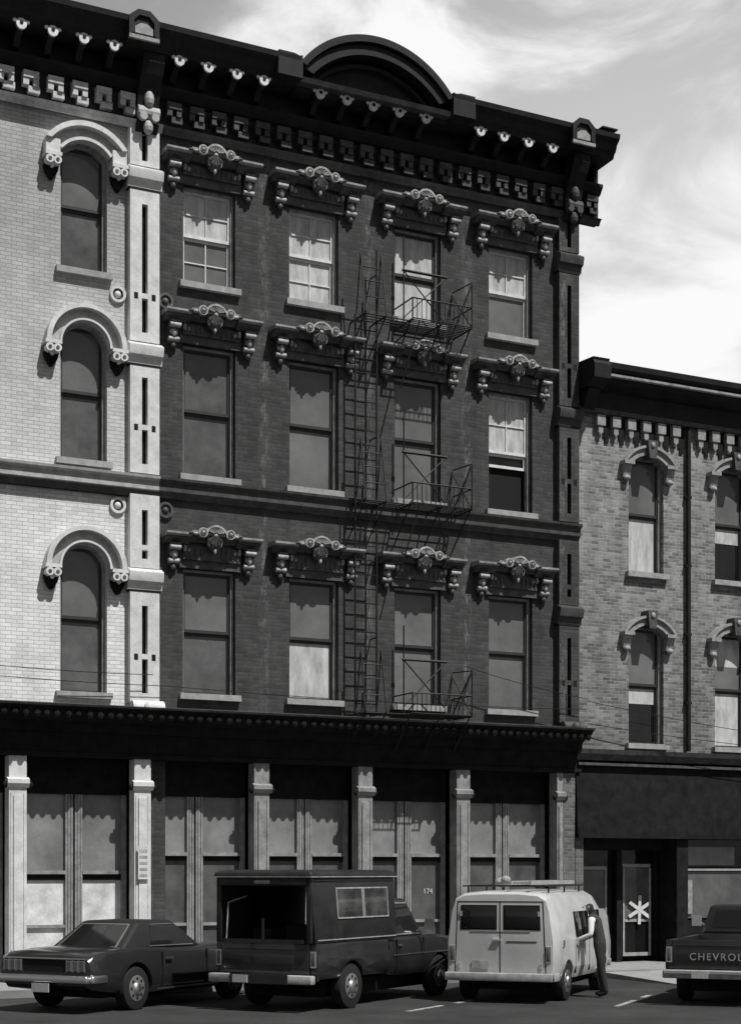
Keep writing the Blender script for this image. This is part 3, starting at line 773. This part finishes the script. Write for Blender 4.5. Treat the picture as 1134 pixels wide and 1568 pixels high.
bp = B('bumper', M['chrome'], e, bevel=.03, smooth=50, seg=3); bp.box(-.1, .06, -.86, .86, .46, .57); bp.box(-.03, .35, -.93, -.86, .46, .57); bp.box(-.03, .35, .86, .93, .46, .57)
bp.box(4.68, 4.86, -.86, .86, .42, .53); bp.finish()
tp = B('tail_panel', M['seam'], e); tp.box(-.012, .02, -.78, .78, .62, .80); tp.finish()
tl = B('tail_lamps', M['lamp'], e, bevel=.01); chb = B('lamp_bezels', M['chrome'], e)
for s_ in (-1, 1):
    for k in range(3):
        y = s_ * (.48 + k * .12); tl.box(-.04, -.0, y - .045, y + .045, .63, .79)
        chb.box(-.03, -.013, y - .056, y - .047, .62, .80); chb.box(-.03, -.013, y + .047, y + .056, .62, .80)
tl.finish(); chb.box(-.03, .0, -.78, .78, .81, .825); chb.finish()
pl = B('number_plate', M['plate'], e); pl.box(-.12, -.101, -.16, .16, .32, .45); pl.finish()
dr = B('door_seams', M['seam'], e)
for x in (1.75, 3.0): dr.box(x, x + .012, -.935, -.9, .32, .86)
dr.finish()
dh = B('door_handle', M['chrome'], e); dh.box(1.85, 2.02, -.955, -.92, .74, .77); dh.box(1.6, 3.3, -.94, -.92, .28, .31); dh.finish()
wheels(e, (1.10, 3.85), W, .33, .2, .2)

# ---- pickup builder
def pickup(name, corner, hd, left, cap, paint, L=5.15, dz=0):
    W = 1.95; e = place(name, corner, hd, W, left)
    h = W / 2
    bd = B('cargo_bed', M[paint], e, bevel=.02, smooth=40)
    def side(s_):
        prof = [(.52, h - .04), (.62, h), (.88, h), (.93, h - .02), (1.0, h - .02), (1.1, h - .03), (1.1, h - .12), (.52, h - .12)]
        bd.prism([(.04, s_ * y, z) for z, y in prof], [(2.42, s_ * y, z) for z, y in prof])
    side(-1); side(1)
    bd.finish(cut=[((1.15, 0, .37), .42, 3)])
    b2 = B('tailgate', M[paint], e, bevel=.012, smooth=40); b2.box(.0, .06, -h + .14, h - .14, .56, 1.1)
    b2.box(-.012, .0, -.78, .78, .64, .67); b2.box(-.012, .0, -.78, .78, .99, 1.02); b2.box(.02, .1, -h + .02, -h + .135, .5, 1.1); b2.box(.02, .1, h - .135, h - .02, .5, 1.1)
    b2.box(.1, 2.42, -h + .13, h - .13, .55, .62); b2.box(2.36, 2.44, -h + .125, h - .125, .62, 1.1)
    b2.finish()
    cb = B('cab', M[paint], e, bevel=.05, smooth=50, seg=3)
    def ks(x, w, zb, zt): return sec(x, [(w - .06, zb), (w, zb + .15), (w, .95), (w - .03, zt - .05), (w - .1, zt)])
    cb.loft([ks(2.5, .93, .48, 1.12), ks(2.9, .95, .45, 1.12), ks(4.0, .95, .45, 1.12), ks(4.3, .95, .45, 1.12), ks(L - .15, .93, .5, 1.06), ks(L, .9, .52, 1.0)])
    cb.finish(cut=[((4.38, 0, .37), .42, 3)])
    zt = 1.78 - dz
    gb = [(2.52, .86, 1.1), (2.52, -.86, 1.1), (3.95, -.86, 1.1), (3.95, .86, 1.1)]
    gt = [(2.62, .70, zt), (2.62, -.70, zt), (3.5, -.70, zt), (3.5, .70, zt)]
    rf = B('cab_roof', M[paint], e, bevel=.07, smooth=50, seg=3); rf.loft([gb, gt]); rf.finish()
    gl = B('cab_windows', M['carglass'], e)
    gl.plate([gb[0], gb[1], gt[1], gt[0]], .10, .90, .25, .82, .012)
    sr = [gb[1], gb[2], gt[2], gt[1]]; sl = [gb[3], gb[0], gt[0], gt[3]]
    gl.plate(sr, .14, .86, .12, .84, .012); gl.plate(sl, .14, .86, .12, .84, .012); gl.plate([gb[2], gb[3], gt[3], gt[2]], .08, .92, .1, .9, .012)
    gl.finish()
    ch = B('chrome_trim', M['chrome'], e)
    ch.plate(sr, .12, .88, .06, .10, .016); ch.plate(sr, .12, .88, .86, .89, .016)
    for s_ in (-1, 1):
        if cap: ch.box(2.6, 4.9, s_ * .955 - .006, s_ * .955 + .006, .80, .815)
        ch.tube((3.55, s_ * .9, 1.2), (3.6, s_ * 1.1, 1.3), .015); ch.box(3.57, 3.6, s_ * 1.14 - .09, s_ * 1.14 + .09, 1.22, 1.42)
    ch.box(2.75, 2.9, -.975, -.945, .96, .99)
    ch.finish()
    sm = B('door_seams', M['seam'], e); sm.box(2.72, 2.735, -.957, -.93, .5, 1.08); sm.box(3.72, 3.735, -.957, -.93, .5, 1.08); sm.box(2.44, 2.5, -.8, .8, .6, 1.0); sm.finish()
    bp = B('rear_bumper', M['frame'], e, bevel=.02, smooth=40); bp.box(-.2, -.05, -h, h, .46, .60); bp.box(-.06, .1, -.5, .5, .48, .56); bp.finish()
    if cap:
        rs = B('bumper_recess', M[paint], e, bevel=.01); rs.box(-.215, -.19, -.55, .55, .45, .61); rs.finish()
    fb = B('front_bumper', M['chrome'], e, bevel=.03, smooth=40); fb.box(L, L + .12, -.93, .93, .45, .6); fb.finish()
    tl = B('tail_lamps', M['lamp'], e, bevel=.01, smooth=40); tb = B('lamp_bezels', M['chrome'], e, bevel=.005)
    for s_ in (-1, 1):
        tl.box(-.01, .02, s_ * (h - .075) - .035, s_ * (h - .075) + .035, .74, .96); tb.box(-.004, .02, s_ * (h - .075) - .05, s_ * (h - .075) + .05, .72, .98)
    tl.finish(); tb.finish()
    pl = B('number_plate', M['plate'], e); pl.box(-.235, -.216, .2, .48, .47, .59); pl.finish()
    wheels(e, (1.15, 4.38), W, .37, .2, .21)
    if cap:
        c = B('camper_shell', M['cappaint'], e, bevel=.025, smooth=40)
        t0, t1 = 1.102, 2.28; hw = h - .02
        for s_ in (-1, 1):
            c.prism([(-.0, s_ * hw, t0), (2.7, s_ * hw, t0), (2.7, s_ * (hw - .06), t1 - .12), (-.08, s_ * (hw - .06), t1 - .12)],
                    [(-.0, s_ * (hw - .05), t0), (2.7, s_ * (hw - .05), t0), (2.7, s_ * (hw - .11), t1 - .12), (-.08, s_ * (hw - .11), t1 - .12)])
            c.box(-.07, .0, s_ * (hw - .10) - .05, s_ * (hw - .10) + .05, t0, t1 - .12)
        c.box(2.66, 2.7, -hw + .12, hw - .12, 1.12, t1 - .12)
        c.box(-.10, .02, -hw + .12, hw - .12, t1 - .26, t1 - .12)
        c.loft([[(-.12, hw - .02, t1 - .12), (-.12, -hw + .02, t1 - .12), (2.76, -hw + .02, t1 - .12), (2.76, hw - .02, t1 - .12)],
                [(-.10, hw - .04, t1 - .04), (-.10, -hw + .04, t1 - .04), (2.74, -hw + .04, t1 - .04), (2.74, hw - .04, t1 - .04)],
                [(-.05, hw - .2, t1), (-.05, -hw + .2, t1), (2.68, -hw + .2, t1), (2.68, hw - .2, t1)]])
        c.finish()
        tr = B('shell_trim', M['frame'], e)
        for s_ in (-1, 1): tr.box(-.13, 2.77, s_ * (hw - .01) - .006, s_ * (hw - .01) + .006, t1 - .122, t1 - .108)
        tr.box(-.135, -.121, -hw + .02, hw - .02, t1 - .122, t1 - .108)
        tr.box(-.11, -.101, -.14, .14, t1 - .225, t1 - .175)
        sq = [(0, -hw, t0), (2.7, -hw, t0), (2.7, -hw + .06, t1 - .12), (-.08, -hw + .06, t1 - .12)]
        sq2 = [(2.7, hw, t0), (0, hw, t0), (-.08, hw - .06, t1 - .12), (2.7, hw - .06, t1 - .12)]
        gw = B('shell_windows', M['shellglass'], e)
        for Q in (sq, sq2):
            u0, u1 = .27, .90
            tr.plate(Q, u0, u1, .36, .38, .016); tr.plate(Q, u0, u1, .82, .84, .016); tr.plate(Q, u0, u0 + .008, .38, .82, .016); tr.plate(Q, u1 - .008, u1, .38, .82, .016)
            tr.plate(Q, .575, .585, .38, .82, .018); tr.plate(Q, .595, .603, .38, .82, .018)
            gw.plate(Q, u0 + .008, .575, .38, .82, .012); gw.plate(Q, .603, u1 - .008, .38, .82, .010)
        tr.plate(sq, .02, .99, .04, .055, .012)
        tr.finish(); gw.finish()
        gd = B('cargo', M['jacket'], e, bevel=.01); gd.box(1.2, 1.7, -.1, .35, .63, 1.35); gd.box(.8, 1.4, .4, .75, .63, 1.3); gd.box(.9, 2.0, -.8, -.35, .63, 1.15); gd.finish()
        ld = B('rear_door_frame', M['cappaint'], e); ld.box(-.085, -.06, -.76, .76, t0, t0 + .06); ld.box(-.075, -.06, -.02, .02, t0 + .06, t0 + .4); ld.finish()
        tb2 = B('strap', M['frame'], e); tb2.tube((-.05, .72, t0 + .02), (-.05, .68, 1.75), .012); tb2.tube((-.05, .68, 1.75), (.3, .55, 1.85), .012); tb2.finish()
    return e
pickup('pickup_truck', (.12, -7.33), 34.4, False, True, 'truckpaint')
e = pickup('pickup_truck', (6.12, -8.33), 41, True, False, 'truckpaint', dz=.14)
text('tailgate_lettering', 'CHEVROLET', .17, 'corlt', e, (-.016, 0, .765), (R(90), 0, R(-90)), space=1.25)
q = B('bumper_trim', M['chrome'], e, bevel=.01); q.box(-.215, -.2, -.95, .95, .54, .59); q.finish()

# ---- van
W = 1.94; e = place('parked_van', (4.463, -7.51), 42.6, W)
bd = B('body', M['vanpaint'], e, bevel=.06, smooth=50, seg=4)
def vs(x, w, zb, zt, wt=.80, belt=1.05):
    return sec(x, [(w - .06, zb), (w, zb + .2), (w, belt), (w - .07, belt + .5), (wt, zt - .09), (wt - .14, zt - .01), (wt * .4, zt + .02)])
bd.loft([vs(0, .93, .42, 1.84), vs(.05, .955, .40, 1.88), vs(.4, .97, .38, 1.90), vs(3.3, .97, .36, 1.90), vs(3.6, .97, .36, 1.86, .77), vs(4.05, .96, .38, 1.30, .80, 1.04), vs(4.5, .92, .42, 1.08, .78, .9), vs(4.6, .86, .46, .96, .74, .8)])
bd.finish(cut=[((.95, 0, .34), .38, 3), ((3.65, 0, .34), .38, 3)])
rq = [(-.0, .93, .42), (-.0, -.93, .42), (-.0, -.86, 1.84), (-.0, .86, 1.84)]
gl = B('windows', M['carglass'], e, bevel=.01, smooth=40); ch = B('trim', M['frame'], e); sm = B('door_seams', M['seam'], e)
for u0, u1 in ((.11, .455), (.545, .89)):
    gl.plate(rq, u0, u1, .60, .87, .012); sm.plate(rq, u0 - .012, u1 + .012, .585, .885, .006)
sm.plate(rq, .496, .504, .06, .93, .006); sm.plate(rq, .06, .067, .06, .93, .006); sm.plate(rq, .933, .94, .06, .93, .006)
sm.plate(rq, .06, .94, .055, .062, .006); sm.plate(rq, .06, .94, .925, .932, .006)
sm.plate(rq, .56, .86, .44, .45, .008)
ch.plate(rq, .2, .8, .565, .572, .01)
for u in (.09, .88):
    for v in (.12, .75): ch.plate(rq, u, u + .025, v, v + .06, .02)
sq = [(.3, -.97, 1.05), (3.3, -.97, 1.05), (3.3, -.90, 1.55), (.3, -.90, 1.55)]
gl.plate(sq, .80, 1.06, .06, .98, .012); gl.plate(sq, .40, .76, .06, .98, .012)
sq2 = [(3.3, .97, 1.05), (.3, .97, 1.05), (.3, .90, 1.55), (3.3, .90, 1.55)]
gl.plate(sq2, -.06, .2, .06, .98, .012)
gl.plate([(4.06, -.80, 1.30), (4.06, .80, 1.30), (3.62, .76, 1.84), (3.62, -.76, 1.84)], .04, .96, .08, .92, .02)
for x in (1.45, 2.5, 3.45): sm.box(x, x + .012, -.975, -.93, .45, 1.05)
sm.finish(); ch.finish(); gl.finish()
bp = B('bumper', M['frame'], e, bevel=.03, smooth=40); bp.box(-.16, -.02, -.95, .95, .38, .52); bp.box(-.1, .25, -.99, -.95, .38, .52); bp.box(4.55, 4.66, -.9, .9, .42, .56); bp.finish()
tl = B('tail_lamps', M['lamp'], e, bevel=.015, smooth=40); tb = B('lamp_bezels', M['chrome'], e, bevel=.01)
for s_ in (-1, 1):
    tb.box(-.012, .0, s_ * .85 - .05, s_ * .85 + .05, .70, .98); tl.box(-.03, -.0, s_ * .85 - .036, s_ * .85 + .036, .72, .96)
tl.finish(); tb.finish()
pl = B('number_plate', M['frame'], e); pl.box(-.02, -.007, .2, .5, .58, .72); pl.finish()
dh = B('door_handles', M['chrome'], e); dh.box(-.04, -.0, -.02, .12, 1.06, 1.09); dh.box(1.5, 1.62, -1.0, -.96, .95, .98); dh.box(.5, .62, -.985, -.965, .95, 1.07); dh.finish()
rk = B('roof_rack', M['iron'], e)
for x in (.5, 1.6, 2.7):
    rk.tube((x, -.72, 2.0), (x, .72, 2.0), .016); rk.tube((x, -.72, 1.88), (x, -.72, 2.0), .016); rk.tube((x, .72, 1.88), (x, .72, 2.0), .016)
for y in (-.72, .72): rk.tube((.2, y, 2.0), (3.1, y, 2.0), .016)
rk.finish()
ldr = B('ladder', M['frame'], e)
for y in (-.5, -.15): ldr.box(.1, 3.2, y - .02, y + .02, 2.02, 2.09)
for k in range(11): ldr.box(.2 + k * .28, .24 + k * .28, -.48, -.17, 2.035, 2.07)
ldr.finish()
bk = B('roof_bundle', M['stone'], e, smooth=50); bk.ball((.9, .22, 2.06), .17, .15, .09); bk.ball((.7, .10, 2.10), .08, .09, .08); bk.finish()
wheels(e, (.95, 3.65), W, .34, .2, .2)

# ================================================================= PERSON
def skin_mesh(name, verts, edges, radii, mats, parent, sub=1, root=0, pick=None):
    me = bpy.data.meshes.new(name); me.from_pydata(verts, edges, [])
    ob = bpy.data.objects.new(name, me); sc.collection.objects.link(ob)
    md = ob.modifiers.new('s', 'SKIN'); md.use_smooth_shade = True
    for i, rr in enumerate(radii):
        me.skin_vertices[0].data[i].radius = rr if isinstance(rr, tuple) else (rr, rr)
        me.skin_vertices[0].data[i].use_root = (i == root)
    m2 = ob.modifiers.new('d', 'SUBSURF'); m2.levels = sub; m2.render_levels = sub
    dg = bpy.context.evaluated_depsgraph_get(); dg.update()
    nm = bpy.data.meshes.new_from_object(ob.evaluated_get(dg)); ob.modifiers.clear(); ob.data = nm
    nm.materials.clear()
    for m_ in mats: nm.materials.append(M[m_])
    for p in nm.polygons:
        p.use_smooth = True
        if pick: p.material_index = pick(p.center)
    ob.parent = parent
    return ob
pe = empty('standing_person', (6.06, -6.52, ZR), R(43))
V = [(0, 0, .92), (0, .02, 1.08), (.0, .07, 1.26), (.0, .12, 1.40), (.0, .15, 1.48), (.0, .19, 1.58), (0, .22, 1.68),
     (.10, 0, .88), (.12, .03, .50), (.12, -.03, .09), (.13, .13, .05),
     (-.10, 0, .88), (-.14, -.06, .49), (-.15, -.14, .09), (-.16, .02, .05),
     (.19, .12, 1.38), (.27, .16, 1.12), (.20, .36, 1.02),
     (-.19, .12, 1.38), (-.31, .10, 1.13), (-.27, .34, 1.04)]
E = [(0, 1), (1, 2), (2, 3), (3, 4), (4, 5), (5, 6), (0, 7), (7, 8), (8, 9), (9, 10), (0, 11), (11, 12), (12, 13), (13, 14), (3, 15), (15, 16), (16, 17), (3, 18), (18, 19), (19, 20)]
Rr = [(.15, .12), (.15, .11), (.17, .12), (.15, .10), .055, .085, .075, .10, .07, .05, .035, .10, .07, .05, .035, .065, .05, .035, .065, .05, .035]
def pk(c):
    if c.z < .13: return 4
    if c.z < .98 and c.y < .3: return 0
    if c.z > 1.5: return 3 if (c.z > 1.63 or c.y < .19) else 2
    return 1 if abs(c.x) > .165 else 5
skin_mesh('body', V, E, Rr, ['trousers', 'shirt', 'skin', 'hair', 'seam', 'jacket'], pe, 2, 0, pk)
for s_, bx, bz in ((1, .20, 1.02), (-1, -.27, 1.04)):
    hv = [(bx, .34, bz), (bx, .40, bz), (bx, .43, bz)]; he = [(0, 1), (1, 2)]; hr = [.026, (.038, .02), (.036, .017)]
    for k, ln in enumerate((.06, .07, .065, .05)):
        x = bx - .03 + k * .02; i = len(hv)
        hv += [(x, .455, bz), (x, .455 + ln * .5, bz - .012), (x, .455 + ln * .9, bz - .035)]
        he += [(2, i), (i, i + 1), (i + 1, i + 2)]; hr += [.009, .0085, .007]
    i = len(hv); hv += [(bx - s_ * .045, .40, bz - .01), (bx - s_ * .06, .435, bz - .02)]; he += [(1, i), (i, i + 1)]; hr += [.011, .008]
    skin_mesh('hand', hv, he, hr, ['skin'], pe, 1, 0)
fc = B('face', M['skin'], pe, smooth=60); fc.ball((0, .315, 1.61), .014, .02, .022)
for s_ in (-1, 1): fc.ball((s_ * .082, .2, 1.61), .012, .022, .03)
fc.finish()
fc = B('face_features', M['seam'], pe); fc.box(-.025, .025, .285, .297, 1.562, 1.568)
for s_ in (-1, 1): fc.ball((s_ * .03, .288, 1.635), .012, .01, .007)
fc.finish()

# ================================================================= LIGHT, SKY, CAMERA
az, el = 20.0, 58.0
ts = Vector((math.cos(R(el)) * math.sin(R(az)), -math.cos(R(el)) * math.cos(R(az)), math.sin(R(el))))
ld = bpy.data.lights.new('sun', 'SUN'); ld.energy = 5.0; ld.angle = R(.53); ld.color = (1, .995, .985)
so = bpy.data.objects.new('sun', ld); sc.collection.objects.link(so); so.rotation_euler = (-ts).to_track_quat('-Z', 'Y').to_euler(); so.location = (0, -20, 40)
wd = bpy.data.worlds.new('World'); sc.world = wd; wd.use_nodes = True; nt = wd.node_tree
bg = nt.nodes['Background']; bg.inputs['Strength'].default_value = .10
sky = nt.nodes.new('ShaderNodeTexSky'); sky.sky_type = 'NISHITA'; sky.sun_disc = False; sky.sun_elevation = R(el); sky.sun_rotation = R(180 - az)
bw = nt.nodes.new('ShaderNodeRGBToBW'); nt.links.new(sky.outputs[0], bw.inputs[0])
tc = nt.nodes.new('ShaderNodeTexCoord')
sp = nt.nodes.new('ShaderNodeSeparateXYZ'); nt.links.new(tc.outputs['Generated'], sp.inputs[0])
dot = math_(nt, 'ADD', math_(nt, 'MULTIPLY', sp.outputs[0], .64), math_(nt, 'MULTIPLY', sp.outputs[1], .77))
kf = maprange(nt, dot, .45, .85, 0, 1, True)              # bank of haze and cloud low in the north-east; rest dimmed for deeper shadows
haze = maprange(nt, dot, .78, .975, 2.9, 6.8, True)
mp = nt.nodes.new('ShaderNodeMapping'); mp.inputs['Scale'].default_value = (1.0, 1.0, 2.0); mp.inputs['Location'].default_value = (.35, .1, .35); mp.inputs['Rotation'].default_value = (0, R(25), 0)
nt.links.new(tc.outputs['Generated'], mp.inputs[0])
nz = nt.nodes.new('ShaderNodeTexNoise'); nz.inputs['Scale'].default_value = 6.0; nz.inputs['Detail'].default_value = 10; nz.inputs['Roughness'].default_value = .56
nz.inputs['Distortion'].default_value = .6
nt.links.new(mp.outputs[0], nz.inputs['Vector'])
cl = maprange(nt, nz.outputs['Fac'], .42, .64, 0, .95, True)
def mixf(f, a, b):
    mx = nt.nodes.new('ShaderNodeMix'); mx.data_type = 'FLOAT'
    for i, s in ((0, f), (2, a), (3, b)):
        if isinstance(s, (int, float)): mx.inputs[i].default_value = s
        else: nt.links.new(s, mx.inputs[i])
    return mx.outputs[0]
base = mixf(kf, math_(nt, 'MULTIPLY', bw.outputs[0], .55), haze)
fin = mixf(math_(nt, 'MULTIPLY', cl, kf), base, 9.8)
nt.links.new(fin, bg.inputs['Color'])

cd = bpy.data.cameras.new('camera'); co = bpy.data.objects.new('camera', cd); sc.collection.objects.link(co)
co.location = (-10.674, -30.8, 2.1); co.rotation_euler = (R(90), 0, -math.atan(.5))
cd.sensor_fit = 'HORIZONTAL'; cd.sensor_width = 36; cd.lens = 36 * 2500 / 1134; cd.shift_y = 551 / 1134
cd.clip_end = 3000; cd.clip_start = .1
sc.camera = co
